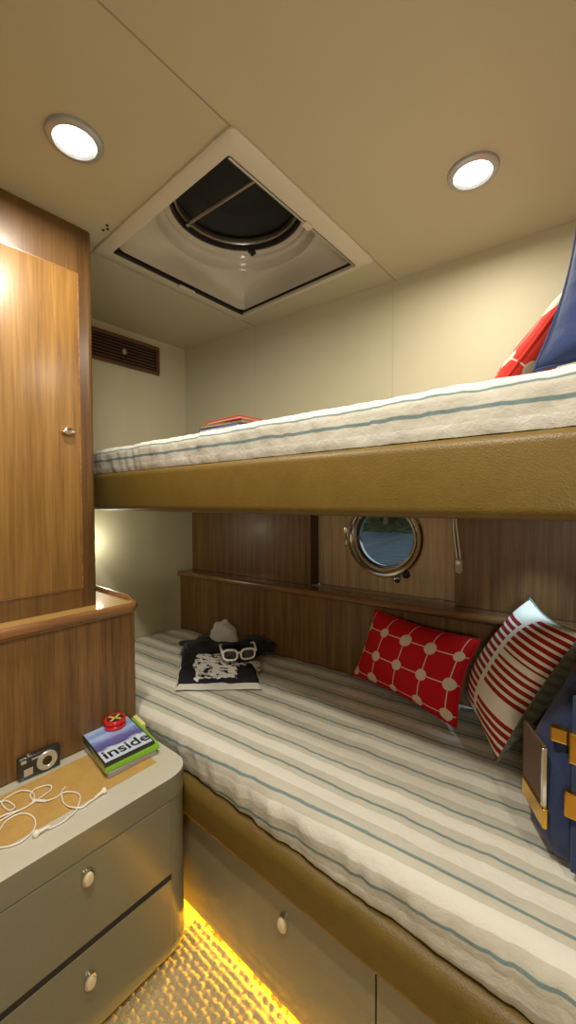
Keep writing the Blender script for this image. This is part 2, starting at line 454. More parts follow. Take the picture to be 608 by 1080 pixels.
def plate_with_hole(px, pz, cx, cz, r, fn, depth, n=48):
    """Rectangular plate px=(x0,x1), pz=(z0,z1) with a round hole; fn(x, z, d) places points."""
    bm = bmesh.new(); rows = {}
    for d in (0, depth):
        inner, outer = [], []
        for k in range(n):
            a = 2*pi*k/n; ca, sa = cos(a), sin(a)
            inner.append(bm.verts.new(fn(cx+r*ca, cz+r*sa, d)))
            tx = ((px[1]-cx) if ca > 0 else (px[0]-cx))/ca if abs(ca) > 1e-6 else 1e9
            tz = ((pz[1]-cz) if sa > 0 else (pz[0]-cz))/sa if abs(sa) > 1e-6 else 1e9
            t = min(tx, tz); outer.append(bm.verts.new(fn(cx+t*ca, cz+t*sa, d)))
        cor = []
        for (qx, qz) in ((px[1], pz[1]), (px[0], pz[1]), (px[0], pz[0]), (px[1], pz[0])):
            cor.append((math.atan2(qz-cz, qx-cx) % (2*pi), bm.verts.new(fn(qx, qz, d))))
        rows[d] = (inner, outer, cor)
        for k in range(n):
            a0, a1 = 2*pi*k/n, 2*pi*(k+1)/n
            mid = [c for a, c in cor if a0+1e-6 < a < a1-1e-6]
            bm.faces.new([inner[k], outer[k]]+mid+[outer[(k+1) % n], inner[(k+1) % n]])
    A, B = rows[0], rows[depth]
    for k in range(n): bm.faces.new((A[0][k], A[0][(k+1) % n], B[0][(k+1) % n], B[0][k]))
    return bm
def fbm(p, s, o=3):
    v = 0; a = 1
    for i in range(o): v += a*noise.noise(Vector(p)*s); s *= 2.1; a *= .5
    return v
def grid_mesh(name, F, UV, nu, nv, mat, parent=None, mi=None):
    """Grid surface: F(i, j) -> point, UV(i, j) -> uv."""
    vs = [F(i, j) for j in range(nv+1) for i in range(nu+1)]
    fs = [(j*(nu+1)+i, j*(nu+1)+i+1, (j+1)*(nu+1)+i+1, (j+1)*(nu+1)+i) for j in range(nv) for i in range(nu)]
    me = bpy.data.meshes.new(name); me.from_pydata([tuple(v) for v in vs], [], fs)
    uv = me.uv_layers.new(name='UVMap'); k = 0
    for j in range(nv):
        for i in range(nu):
            for a, b in ((i, j), (i+1, j), (i+1, j+1), (i, j+1)):
                uv.data[k].uv = UV(a, b); k += 1
    if mi:
        for p in me.polygons: p.material_index = mi(p.index)
    return link(name, me, mat, parent, smooth=True)
def pillow(name, BL, BR, TR, TL, thick, mats, label, cat, n=30, unit=False, wr=.004, seed=0, pinch=.05, group=None, sag=0):
    BL, BR, TR, TL = map(Vector, (BL, BR, TR, TL))
    N = (BR-BL).cross(TL-BL).normalized(); Wd = ((BR-BL).length+(TR-TL).length)/2; Ht = ((TL-BL).length+(TR-BR).length)/2
    verts, idx, faces, fu, mi = [], {}, [], [], []
    def base(u, v):
        pu = u+(u-.5)*-2*pinch*sin(pi*v)*abs(2*u-1)**2
        pv = v+(v-.5)*-2*pinch*sin(pi*u)*abs(2*v-1)**2
        return BL*(1-pu)*(1-pv)+BR*pu*(1-pv)+TR*pu*pv+TL*(1-pu)*pv
    for side in (1, -1):
        for j in range(n+1):
            for i in range(n+1):
                u, v = i/n, j/n; edge = i in (0, n) or j in (0, n)
                if edge and (i, j, 1) in idx: idx[(i, j, side)] = idx[(i, j, 1)]; continue
                prof = (max(0, 1-abs(2*u-1)**2.4)*max(0, 1-abs(2*v-1)**2.4))**.55
                p = base(u, v); q = p+Vector((seed*3.1, seed, side))
                d = thick/2*prof*(1-.0*sag)
                w = (fbm(q, 9, 3)*wr*(1.2-prof)*2+fbm(q, 4, 2)*wr)*min(1, prof*3)
                idx[(i, j, side)] = len(verts); verts.append(p+N*side*(d+w))
    for side in (1, -1):
        for j in range(n):
            for i in range(n):
                c = [(i, j), (i+1, j), (i+1, j+1), (i, j+1)]
                if side < 0: c = c[::-1]
                faces.append([idx[(a, b, side)] for a, b in c]); mi.append(0 if side > 0 else 1)
                fu.append([((a/n) if unit else a/n*Wd, (b/n) if unit else b/n*Ht) for a, b in c])
    me = bpy.data.meshes.new(name); me.from_pydata([tuple(v) for v in verts], [], faces)
    uv = me.uv_layers.new(name='UVMap'); k = 0
    for f in fu:
        for c in f: uv.data[k].uv = c; k += 1
    for p, m_ in zip(me.polygons, mi): p.material_index = m_
    o = link(name, me, mats, None, smooth=True)
    # a corded seam round the edge, as a part
    ring = [verts[idx[(i, 0, 1)]] for i in range(n)]+[verts[idx[(n, j, 1)]] for j in range(n)] + \
           [verts[idx[(i, n, 1)]] for i in range(n, 0, -1)]+[verts[idx[(0, j, 1)]] for j in range(n, 0, -1)]
    obj('seam', tube(ring, .0028, 6, closed=True), mats[min(2, len(mats)-1)], o)
    return tag(o, label, cat, group)
def text(body, size, loc, xdir, ydir, mat, parent, name, depth=.0006, shear=0, bold=0, align='LEFT'):
    cu = bpy.data.curves.new(name, 'FONT'); cu.body = body; cu.size = size; cu.extrude = depth; cu.shear = shear; cu.offset = bold
    cu.align_x = align
    X = Vector(xdir).normalized(); Z = X.cross(Vector(ydir)).normalized(); Y = Z.cross(X)
    o = bpy.data.objects.new(name, cu); C.objects.link(o); cu.materials.append(mat)
    m = Matrix((X, Y, Z)).transposed().to_4x4(); m.translation = Vector(loc)-WLOC[parent.name]
    me = bpy.data.meshes.new_from_object(o.evaluated_get(bpy.context.evaluated_depsgraph_get()))
    bpy.data.objects.remove(o); o = bpy.data.objects.new(name, me); C.objects.link(o)
    o.parent = parent; o.matrix_local = m; WLOC[o.name] = Vector(loc); return o

# ================================================================== THE SETTING
XL, XR, YF = -1.818, .85, -1.0
def make_floor():
    import numpy as np
    step = .0042; x0, x1, y0, y1 = -.93, -.15, -.02, .78
    nx, ny = int((x1-x0)/step), int((y1-y0)/step)
    X, Y = np.meshgrid(np.linspace(x0, x1, nx+1), np.linspace(y0, y1, ny+1))
    p = .0215; row = np.floor(Y/(p*.8)); fx = (X/p+.5*(row % 2)); cell = np.floor(fx)
    h1 = np.sin(cell*12.9898+row*78.233)*43758.5453; h1 -= np.floor(h1)
    h2 = np.sin(cell*39.346+row*11.135)*24634.6345; h2 -= np.floor(h2)
    a = (fx-cell-.5)+(h1-.5)*.25; b = (Y/(p*.8)-row-.5)+(h2-.5)*.25
    z = .0062*np.sqrt(np.clip(1-(a*a*3.0+b*b*3.0), 0, 1))*(.7+.5*h1)-.0045
    z += .0012*np.sin(X*900+Y*500)*np.sin(Y*1100)
    edge = np.minimum.reduce([X-x0, x1-X, Y-y0, y1-Y]); z = np.where(edge < 1e-6, -.006, z)
    v = np.stack([X, Y, z], -1).reshape(-1, 3)
    i, j = np.meshgrid(np.arange(nx), np.arange(ny)); k = (j*(nx+1)+i).ravel()
    f = np.stack([k, k+1, k+nx+2, k+nx+1], -1)
    vs = v.tolist(); fs = f.tolist(); b0 = len(vs)
    # plain surround out to the walls
    for q in ((XL, x0, YF, 1.6), (x1, XR, YF, 1.6), (x0, x1, YF, y0), (x0, x1, y1, 1.6)):
        n = len(vs); vs += [(q[0], q[2], -.006), (q[1], q[2], -.006), (q[1], q[3], -.006), (q[0], q[3], -.006)]
        fs.append((n, n+1, n+2, n+3))
    me = bpy.data.meshes.new('floor'); me.from_pydata(vs, [], fs)
    return struct(link('floor', me, M['carpet'], None, smooth=True))
make_floor()

# ceiling with the hatch opening
HX0, HX1, HY0, HY1 = -1.300, -.690, .618, 1.222
def make_ceiling():
    bm = bmesh.new()
    for q in ((XL-.05, HX0, YF, 1.75), (HX1, XR+.05, YF, 1.75), (HX0, HX1, YF, HY0), (HX0, HX1, HY1, 1.75)):
        box(q[0], q[1], q[2], q[3], CEIL, CEIL+.03, bm=bm)
    struct(obj('ceiling', bm, M['ceiling'], smooth=False))
    # sewn seams between headliner panels
    for k, (x0, x1, y0, y1) in enumerate(((-.6675, -.6645, YF, .600), (-.6615, -.6585, 1.238, hy(-.66)), (-1.329, -1.326, 1.238, hy(-1.327)),
                                          (XL, -1.327, .5985, .6015))):
        struct(obj('trim_%d' % (k+1), box(x0, x1, y0, y1, CEIL-.0012, CEIL+.001), M['seam'], smooth=False))
make_ceiling()
struct(obj('wall_left', box(XL-.05, XL, YF, 1.5, -.01, CEIL), M['wall'], smooth=False))
struct(obj('wall_right', box(XR, XR+.05, YF, 1.75, -.01, CEIL), M['wall'], smooth=False))
struct(obj('wall_front', box(XL-.05, XR+.05, YF-.05, YF, -.01, CEIL), M['wood_panel'], smooth=False))
wb = struct(obj('wall_back', hullbox(XL-.02, XR+.02, 0, .16, 1.18, CEIL, bm=hullbox(XL-.02, XR+.02, -.03, .16, -.01, .42)), M['wall'], smooth=False))
for k, x in enumerate((-1.3325, -.6695)):
    struct(obj('trim_%d' % (k+5), hullbox(x-.002, x+.002, -.0012, .002, 1.18, CEIL), M['seam_wall'], smooth=False))
# hull wainscot under the upper bunk: lower panel, ledge with rounded moulding, flat panels, recessed port panel
obj('wainscot', hullbox(XL+.001, XR-.001, -.045, .16, .42, .812, .001), M['wood_panel'], wb, smooth=False)
lb = hullbox(XL+.001, XR-.001, -.04, .158, .808, .829)
def moul(x, o, z): return (x, hy(x, o), z)
extrude_profile([(-.052+.014*cos(a), .818+.015*sin(a)) for a in [2*pi*k/14 for k in range(14)]], XL+.001, XR-.001, 4, moul, lb)
obj('ledge', lb, M['wood_ledge'], wb)
obj('panel', hullbox(XL+.001, -1.0565, .035, .158, .829, 1.19, .002), M['wood_panel'], wb, smooth=False)
obj('panel', hullbox(-.4560, XR-.001, .035, .158, .829, 1.19, .002), M['wood_panel'], wb, smooth=False)
PX, PZ, PO = -.748, 1.050, .100
obj('port_panel', plate_with_hole((-1.058, -.454), (.829, 1.19), PX, PZ, .128, lambda x, z, d: (x, hy(x, PO+d), z), .04), M['wood_recess'], wb, smooth=False)
obj('reveal', hullbox(-1.0575, -1.054, .036, .102, .829, 1.19), M['plinth'], wb, smooth=False)
obj('sill_strip', hullbox(-1.055, -.458, .045, .053, .829, .8335, bm=hullbox(-.53, -.50, .046, .056, .829, .838)), M['satin'], wb, smooth=False)

# ------------------------------------------------------------------ porthole (window)
hn = Vector((SL, -1, 0)).normalized()               # out of the hull wall, into the cabin
pc = Vector((PX, hy(PX, PO), PZ))
def make_port():
    w = bpy.data.objects.new('window_1', None); C.objects.link(w); w.location = pc; WLOC['window_1'] = pc.copy(); struct(w)
    prof = [(.120, -.040), (.120, .004), (.124, .010), (.130, .011), (.134, .017), (.143, .024), (.153, .023), (.161, .015), (.166, .004), (.166, .0), (.150, -.002)]
    obj('frame', lathe(prof, pc, hn, 72), M['chrome'], w)
    obj('glass', lathe([(0, -.012), (.1205, -.012), (.1205, -.018), (0, -.018)], pc, hn, 48), M['glass'], w)
    obj('gasket', lathe([(.1215, -.010), (.116, -.009), (.116, -.013), (.1215, -.014)], pc, hn, 48), M['rubber'], w)
    tx = Vector((1, SL, 0)).normalized()
    def at(a, r, h): return pc+tx*(r*cos(radians(a)))+Vector((0, 0, r*sin(radians(a))))+hn*h
    hb = bmesh.new()
    for dz in (-.026, .026): tube([at(180, .168, .012)+Vector((0, 0, dz-.010)), at(180, .168, .012)+Vector((0, 0, dz+.010))], .008, 12, hb)
    tube([at(180, .168, .012)+Vector((0, 0, -.045)), at(180, .168, .012)+Vector((0, 0, .045))], .004, 10, hb)
    obj('hinge', hb, M['chrome'], w)
    for a, mt in ((-66, 'chrome'), (-52, 'rubber')):
        kb = tube([at(a, .152, .012), at(a, .164, .034)], .006, 10)
        lathe([(0, -.013), (.010, -.012), (.0145, -.006), (.0145, .006), (.010, .012), (0, .013)], at(a, .170, .040), at(a, .170, .040)-at(a, .152, .012), 16, kb)
        obj('latch_knob', kb, M[mt], w)
make_port()

# ------------------------------------------------------------------ outside the port: water, far bank, trees
struct(obj('ground', box(-30, 20, 1.72, 14, .28, .30), M['water'], smooth=False))
def lump(c, s, seed, sub=4):
    bm = bmesh.new(); bmesh.ops.create_icosphere(bm, subdivisions=sub, radius=1)
    for v in bm.verts:
        d = 1+.28*fbm(v.co+Vector((seed, 0, 0)), 1.6, 4)
        v.co = Vector((c[0]+v.co.x*s[0]*d, c[1]+v.co.y*s[1]*d, c[2]+v.co.z*s[2]*d))
    return bm
def bank(i, j):
    x = -20+i*.5; t = j/24; y = 10.4+9*t
    z = .28+3.2*t+.5*fbm((x, y, 0), .5, 4)*min(1, t*5)
    return (x, y+.4*fbm((x, 0, 3), .4, 3), z)
struct(grid_mesh('hillside', bank, lambda a, b: (a, b), 56, 24, M['foliage']))
for k, (x, y, s) in enumerate(((-7.6, 11.9, .85), (-5.7, 11.5, .62), (-4.1, 12.0, .75), (-2.2, 11.6, .75))):
    r = empty('shore_tree', (x, y, .6), ['broad dark tree on the far bank at the left edge of the porthole view', 'low round dark bush on the far bank left of centre in the porthole',
              'tall brownish tree on the far bank, centre of the porthole view', 'dark tree on the far bank at the right edge of the porthole view'][k], 'tree', 'trees on the far bank')
    obj('crown', lump((x, y, 1.0+s*.8), (s, s*.8, s*.95), k*5.0), M['foliage'], r)
    obj('trunk', tube([(x, y, .35), (x+.05, y, .9), (x, y, 1.3)], [.12, .09, .07], 8), M['wood_panel'], r)

# ================================================================== DOWNLIGHTS
def downlight(x, y, label, first=[]):
    r = empty('downlight', (x, y, CEIL), label, 'ceiling light', 'recessed ceiling downlights')
    if not first:
        a = obj('bezel', lathe([(.0405, -.004), (.045, -.010), (.053, -.0095), (.058, -.006), (.0595, -.0008), (.0595, 0), (.0405, 0)], (x, y, CEIL), (0, 0, 1), 48, closed=True), M['bezel'], r)
        b = obj('lens', lathe([(0, -.0055), (.030, -.0052), (.0400, -.0035), (.0400, -.0015), (0, -.0015)], (x, y, CEIL), (0, 0, 1), 48), M['lens'], r)
        first += [a, b]
    else:
        for s in first:
            c = s.copy(); C.objects.link(c); c.parent = r
    return r
downlight(*DOWN[0], 'lit round downlight with nickel ring, in the ceiling left of the hatch')
downlight(*DOWN[1], 'lit round downlight with nickel ring, in the ceiling right of the hatch')

# ================================================================== CEILING HATCH
def make_hatch():
    r = empty('ceiling_hatch', (-.995, .92, CEIL), 'square white framed deck hatch with round dark opening, set in the ceiling', 'hatch')
    X0, X1, Y0, Y1 = -1.329, -.657, .597, 1.239           # outer
    x0, x1, y0, y1 = -1.279, -.714, .638, 1.213           # inner
    def rr(a0, a1, b0, b1, rad, n=5):
        out = []
        for cx, cy, s in ((a1-rad, b1-rad, 0), (a0+rad, b1-rad, 90), (a0+rad, b0+rad, 180), (a1-rad, b0+rad, 270)):
            for k in range(n+1):
                t = radians(s+90*k/n); out.append((cx+rad*cos(t), cy+rad*sin(t)))
        return out
    def ringloft(loops, bm=None):
        bm = bm or bmesh.new(); rows = [[bm.verts.new(p) for p in L] for L in loops]; n = len(rows[0])
        for A, B in zip(rows, rows[1:]):
            for k in range(n): bm.faces.new((A[k], A[(k+1) % n], B[(k+1) % n], B[k]))
        return bm
    def lz(L, z): return [(x, y, z) for x, y in L]
    O = rr(X0, X1, Y0, Y1, .018); O2 = rr(X0+.006, X1-.006, Y0+.006, Y1-.006, .015)
    I = rr(x0, x1, y0, y1, .006)
    obj('frame', ringloft([lz(O, CEIL+.001), lz(O, CEIL-.006), lz(O2, CEIL-.010), lz(I, CEIL-.010), lz(I, CEIL+.022)]), M['white_trim'], r)
    # dark gasket slot round the opening
    g = rr(x0+.001, x1-.001, y0+.001, y1-.001, .005); g2 = rr(x0+.010, x1-.010, y0+.010, y1-.010, .004)
    obj('gasket', ringloft([lz(g, CEIL+.0), lz(g, CEIL+.010), lz(g2, CEIL+.012), lz(g2, CEIL+.006)]), M['rubber'], r)
    # moulded liner: square below, round above, with two shallow steps
    cx, cy, n = -.995, .925, 96
    def sup(h, rad, z):
        """h=0 square of the opening, h=1 circle of radius rad"""
        L = []
        for k in range(n):
            a = 2*pi*(k+.5)/n; ca, sa = cos(a), sin(a)
            hx, hyy = (x1-x0)/2-.010, (y1-y0)/2-.010
            t = min(hx/max(abs(ca), 1e-6), hyy/max(abs(sa), 1e-6))
            p = Vector((ca*t, sa*t)); c = Vector((ca*rad, sa*rad)); q = p*(1-h)+c*h
            L.append((cx+q.x, cy+q.y, z))
        return L
    loops = [sup(0, 0, CEIL+.004), sup(.02, .29, CEIL+.030), sup(.10, .285, CEIL+.050), sup(.38, .278, CEIL+.075), sup(.70, .270, CEIL+.092),
             sup(.92, .266, CEIL+.100), sup(.98, .263, CEIL+.101), sup(1, .260, CEIL+.110), sup(1, .256, CEIL+.128), sup(1, .250, CEIL+.134), sup(1, .240, CEIL+.137),
             sup(1, .236, CEIL+.145), sup(1, .226, CEIL+.148), sup(1, .222, CEIL+.152), sup(1, .222, CEIL+.17)]
    obj('liner', ringloft(loops), M['white_liner'], r)
    zt = CEIL+.155
    rim = obj('rim', lathe([(.226, zt), (.214, zt-.002), (.212, zt+.006), (.212, zt+.03), (.226, zt+.03)], (cx, cy, 0), (0, 0, 1), 72, closed=True), M['rubber'], r)
    obj('ring', lathe([(.207, zt+.010), (.200, zt+.009), (.197, zt+.014), (.197, zt+.030), (.207, zt+.030)], (cx, cy, 0), (0, 0, 1), 72, closed=True), M['silver'], rim)
    obj('lid', lathe([(0, zt+.10), (.12, zt+.085), (.20, zt+.040), (.230, zt+.028), (.240, zt+.028), (.240, zt+.04), (0, zt+.12)], (cx, cy, 0), (0, 0, 1), 64), M['hatch_glass'], r)
    # strut bar and latch
    st = tube([(-1.185, .868, zt+.006), (-.875, .885, zt+.006)], .0055, 10)
    lathe([(0, -.006), (.009, -.005), (.009, .005), (0, .006)], (-1.185, .868, zt+.004), (0, 0, 1), 16, st)
    obj('strut', st, M['silver'], r)
    obj('latch', box(-1.125, -1.105, 1.098, 1.125, zt-.012, zt+.03, .003, bm=lathe([(0, -.012), (.007, -.010), (.007, 0), (0, 0)], (-1.115, 1.112, zt-.008), (0, 0, 1), 14)), M['rubber'], r)
    # screen tracks along two sides and the finger clips that run on them
    obj('track', box(x1-.009, x1-.002, y0+.004, y1-.004, CEIL-.0125, CEIL-.002, .001), M['silver'], r)
    obj('track', box(x0+.002, x0+.009, y0+.004, y1-.004, CEIL-.0100, CEIL-.002, .001), M['rubber'], r)
    obj('clip', box(x1-.016, x1+.006, .925, .960, CEIL-.0165, CEIL-.008, .004, 3), M['white_trim'], r)
    obj('clip', box(x0-.010, x0+.010, .89, .96, CEIL-.015, CEIL-.008, .004, 3), M['white_trim'], r)
make_hatch()
for k, (dx, dy) in enumerate(((0, 0), (.028, -.003), (.014, .014))):
    o = obj('screw', lathe([(0, -.003), (.0035, -.0025), (.0045, -.0005), (.0045, .001), (0, .001)], (-1.205+dx, .575+dy*.5, CEIL), (0, 0, 1), 12), M['black_gap'])
    tag(o, ['tiny dark screw in the ceiling beside the hatch corner, nearest the wardrobe', 'tiny dark screw in the ceiling beside the hatch corner, farthest from the wardrobe',
            'tiny dark screw in the ceiling beside the hatch corner, middle of three'][k], 'screw', 'ceiling screws by the hatch')

# ================================================================== VENT GRILLE on the left wall
def make_vent():
    y0, y1, z0, z1 = .62, 1.140, 1.836, 1.976
    r = empty('vent_grille', (XL, .88, z0), 'dark slatted wooden air vent high on the end wall beside the wardrobe', 'vent')
    bm = box(XL, XL+.012, y0, y1, z0, z0+.016, .002); box(XL, XL+.012, y0, y1, z1-.016, z1, .002, bm=bm)
    box(XL, XL+.012, y0, y0+.016, z0+.014, z1-.014, bm=bm); box(XL, XL+.012, y1-.014, y1, z0+.014, z1-.014, bm=bm)
    obj('frame', bm, M['vent_wood'], r, smooth=False)
    obj('backing', box(XL+.0005, XL+.002, y0+.01, y1-.01, z0+.01, z1-.01), M['vent_dark'], r, smooth=False)
    for k in range(7):
        z = z0+.022+k*.0148; bm = bmesh.new()
        hexa(bm, [(XL+.002, y0+.012, z+.006), (XL+.012, y0+.012, z), (XL+.012, y1-.012, z), (XL+.002, y1-.012, z+.006),
                  (XL+.002, y0+.012, z+.009), (XL+.012, y0+.012, z+.004), (XL+.012, y1-.012, z+.004), (XL+.002, y1-.012, z+.009)])
        obj('slat', bm, M['vent_wood'], r, smooth=False)
    obj('knob', lathe([(.0, .016), (.010, .015), (.013, .012), (.013, .006), (0, .006)], (XL, .955, 1.905), (1, 0, 0), 20), M['silver'], r)
make_vent()

# ================================================================== WARDROBE and CONSOLE
def make_wardrobe():
    x, y1, zb = -1.247, .560, .8835
    r = empty('wardrobe', (-1.5, .1, zb), 'tall walnut wardrobe with a honey coloured door, standing on the left console', 'wardrobe')
    D0, D1, E0, E1 = -.12, .513, .944, 1.871
    bm = bmesh.new()
    loop = [(XL+.001, -.62), (x, -.62)]+[(x-.016+.016*cos(radians(a)), y1-.016+.016*sin(radians(a))) for a in range(0, 91, 15)]+[(XL+.001, y1)]
    prism(loop, zb, CEIL-.001, bm=bm)
    obj('body', bm, M['wood_frame'], r)
    d = box(x, x+.004, D0, D1, E0, E1, .0025, 2)
    dr = obj('door', d, M['wood_door'], r)
    gb = bmesh.new()
    for q in ((D0-.004, D0, E0-.004, E1+.004), (D1, D1+.004, E0-.004, E1+.004), (D0, D1, E0-.004, E0), (D0, D1, E1, E1+.004)):
        box(x-.001, x+.0022, q[0], q[1], q[2], q[3], bm=gb)
    obj('edge_bead', gb, M['wood_rail'], dr, smooth=False)
    k = lathe([(0, .015), (.012, .0145), (.0160, .0120), (.0175, .007), (.0175, .0), (0, 0)], (x+.004, .480, 1.405), (1, 0, 0), 28, sx=1.0, sy=.62)
    obj('push_latch', k, M['chrome'], dr)
make_wardrobe()
def make_console():
    x, y1, zt = -1.190, .650, .8835
    r = empty('console_cabinet', (-1.5, .1, 0), 'low walnut console with a rounded top rail, behind the nightstand and below the wardrobe', 'cabinet')
    obj('panel', box(XL+.001, x, -.62, y1, .0, .850, .003), M['wood_panel'], r, smooth=False)
    obj('shelf_top', box(XL+.001, x+.002, -.62, y1+.004, .850, zt-.001), M['wood_shelf'], r, smooth=False)
    # half-round rail along the front, turning the corner and running back to the end wall
    rad = .0118; cx, cy, z = x+.006, y1+.006, .869
    pts = [(cx, -.62+.05*i, z) for i in range(25)]
    pts = [p for p in pts if p[1] < cy-.05]
    for a in range(0, 91, 15): pts.append((cx-.03+.03*cos(radians(a)), cy-.03+.03*sin(radians(a)), z))
    pts += [(cx-.06-.05*i, cy, z+.010) for i in range(11)]
    pts = [p for p in pts if p[0] > XL+.004]
    bm = tube(pts, rad, 16)
    for v in bm.verts:
        v.co.z = z+(v.co.z-z)*1.25
    obj('rail', bm, M['wood_rail'], r)
make_console()

# ================================================================== NIGHTSTAND
def corner_loop(x0, x1, y0, y1, rad, n=10):
    return [(x0, y0), (x1, y0)]+[(x1-rad+rad*cos(radians(90*k/n)), y1-rad+rad*sin(radians(90*k/n))) for k in range(n+1)]+[(x0, y1)]
def push_button(x, y, z, parent, mat_ring='chrome'):
    k = obj('knob', lathe([(0, .010), (.0125, .010), (.0160, .008), (.017, .004), (.017, 0), (0, 0)], (x, y, z), (1, 0, 0), 28, sx=.78, sy=1.12), M[mat_ring], parent)
    obj('button', lathe([(0, .0155), (.010, .015), (.0125, .013), (.0132, .0095), (0, .0095)], (x, y, z), (1, 0, 0), 28, sx=.78, sy=1.12), M['knob_cream'], k)
def make_nightstand():
    xb, xf, y0, y1 = -1.1885, -.889, -.40, .646
    r = empty('nightstand', (-1.04, .1, 0), 'grey lacquered nightstand with rounded corner, tan inset top and two drawers', 'nightstand')
    obj('plinth', prism(corner_loop(xb, xf-.012, y0, y1-.012, .05), .0, .022), M['plinth'], r)
    obj('body', prism(corner_loop(xb, xf-.003, y0, y1, .062), .016, .426), M['lacquer'], r)
    top = obj('top', prism(corner_loop(xb, xf, y0, y1+.001, .064), .4275, .485, .004, 3), [M['lacquer'], M['lacquer_lit']], r)
    for p in top.data.polygons: p.material_index = 1 if p.normal.z > .6 else 0  # upward faces take the lit copy of the lacquer
    loop = [(-1.152, y0+.02), (-.972, y0+.02), (-.972, .589), (-1.152, .589)]
    obj('inset', prism(loop, .4845, .4858), M['inset'], top, smooth=False)
    for z0, z1, kz, y in ((.232, .4235, .381, .366), (.020, .2165, .147, .367)):
        d = obj('drawer', box(xf-.02, xf, y0+.03, .578, z0, z1, .002, 2), M['lacquer'], r, smooth=False)
        push_button(xf, y, kz, d)
    obj('drawer_gap', box(xf-.0035, xf-.0015, y0+.03, .579, .214, .234), M['black_gap'], r, smooth=False)
make_nightstand()

# ================================================================== BUNKS
BX0, BX1 = XL+.003, .80
def make_lower_bunk():
    r = empty('lower_bunk', (-.5, .95, .02), 'built-in lower bunk base with padded brown leather rail and grey drawer fronts', 'bunk bed')
    obj('base', box(BX0, BX1, .70, 1.24, .06, .402), M['lacquer_board'], r, smooth=False)
    obj('toe_kick', box(BX0, BX1, .755, .77, 0, .06), M['lacquer_board'], r, smooth=False)
    obj('end_board', box(BX0, -1.012, .682, .70, .022, .33, .001), M['lacquer_board'], r, smooth=False)
    for x0, x1, kx in ((-1.008, -.3575, -.590), (-.3535, .35, .05)):
        d = obj('drawer', box(x0, x1, .680, .70, .022, .33, .0015), M['lacquer_board'], r, smooth=False)
        k = obj('knob', lathe([(0, .010), (.0125, .010), (.0160, .008), (.017, .004), (.017, 0), (0, 0)], (kx, .680, .226), (0, -1, 0), 28, sx=.8, sy=1.25), M['chrome'], d)
        obj('button', lathe([(0, .0155), (.010, .015), (.0125, .013), (.0132, .0095), (0, .0095)], (kx, .680, .226), (0, -1, 0), 28, sx=.8, sy=1.25), M['knob_cream'], k)
    prof = rrect(.656, .715, .300, .412, .028, 6)
    prof = [(y-.004*sin(pi*min(1, max(0, (z-.30)/.112))) if y < .684 else y, z) for y, z in prof]
    obj('leather_rail', extrude_profile(prof, BX0, BX1, 8), M['leather'], r, angle=60)
make_lower_bunk()
led = obj('led_strip', box(-1.75, .3, .738, .746, .006, .020), M['led'], smooth=False)
tag(led, 'glowing amber light strip under the lower bunk board, along the carpet', 'light strip')
ll = lamp('led_strip_lamp', 'AREA', (-.75, .726, .019), 9, (1.0, .52, .015), (0, -1, -.25), size=.02)
ll.data.spread = radians(150); ll.data.shape = 'RECTANGLE'; ll.data.size = 2.0; ll.data.size_y = .008

def mattress(name, label, y0, z0, z1, rad, back, nx, mat, seed, ph, amp, slope, ytop=26, flute=0):
    """Soft mattress from the left wall to the right: front skirt, rounded edge, top to the hull."""
    prof = []                                           # (dy, z, arc)
    steps = 5
    for k in range(steps): prof.append((.006*(1-k/steps), z0+(z1-rad-z0)*k/steps))
    for k in range(9):
        a = pi/2*k/8; prof.append((rad-rad*cos(a), z1-rad+rad*sin(a)))
    arc = [0]
    for p, q in zip(prof, prof[1:]): arc.append(arc[-1]+math.hypot(q[0]-p[0], q[1]-p[1]))
    nf = len(prof)-1; x0, x1 = BX0+.001, BX1
    def P(i, j):
        x = x0+(x1-x0)*i/nx; yb = back(x)
        if j <= nf: dy, z = prof[j]; y = y0+dy; edge = j/nf
        else:
            t = (j-nf)/ytop; y = y0+rad+(yb-y0-rad)*t; z = z1; edge = 1
            z += .003*sin(pi*t)-.005*t
        n1 = fbm((x*1.0, y+z+seed, seed), 7, 3); n2 = fbm((x*2.6, (y+z)*1.3+seed, seed+4), 16, 3)
        d = amp*(n1*.9+n2*.45)
        if j <= nf:
            k = flute*max(0, 1-abs(edge-.35)*1.6)*fbm((x*2.2, z*.4, seed+9), 14, 3)
            y += -d*1.2+k; z += d*.6 if j > 2 else 0
            if j == 0: y += .004
        else: z += d
        if j == nf+ytop: z -= .004
        return Vector((x, y, z))
    L = arc[-1]
    def UV(i, j):
        x = x0+(x1-x0)*i/nx
        if j <= nf: s = y0+rad-(L-arc[j])
        else: s = y0+rad+(back(x)-y0-rad)*(j-nf)/ytop
        return (x, s-slope*(x+1.818)+ph)
    o = grid_mesh(name, P, UV, nx, nf+ytop, mat)
    return o
ml = mattress('mattress', '', .668, .418, .530, .050, lambda x: hy(x, -.052), 230, M['stripe'], 2.0, 0, .0045, SL, 34, .006)
tag(ml, 'mattress with a striped cover, lower of the two, on the leather bunk base', 'mattress', 'bunk mattresses')

def make_upper_bunk():
    r = empty('upper_bunk', (-.5, 1.0, 1.17), 'built-in upper bunk platform with a wide golden brown leather front', 'bunk bed')
    obj('platform', box(BX0, BX1, .70, 1.296, 1.176, 1.290), M['wall'], r, smooth=False)
    prof = rrect(.662, .712, 1.170, 1.302, .020, 5)
    obj('leather_front', extrude_profile(prof, BX0, BX1, 8), M['leather'], r, angle=60)
make_upper_bunk()
mu = mattress('mattress', '', .668, 1.303, 1.392, .030, lambda x: hy(x, -.012), 230, M['stripe_up'], 11.0, -.60, .0045, 0, 26, .007)
tag(mu, 'mattress with a pale striped cover, upper of the two, under the ceiling', 'mattress', 'bunk mattresses')

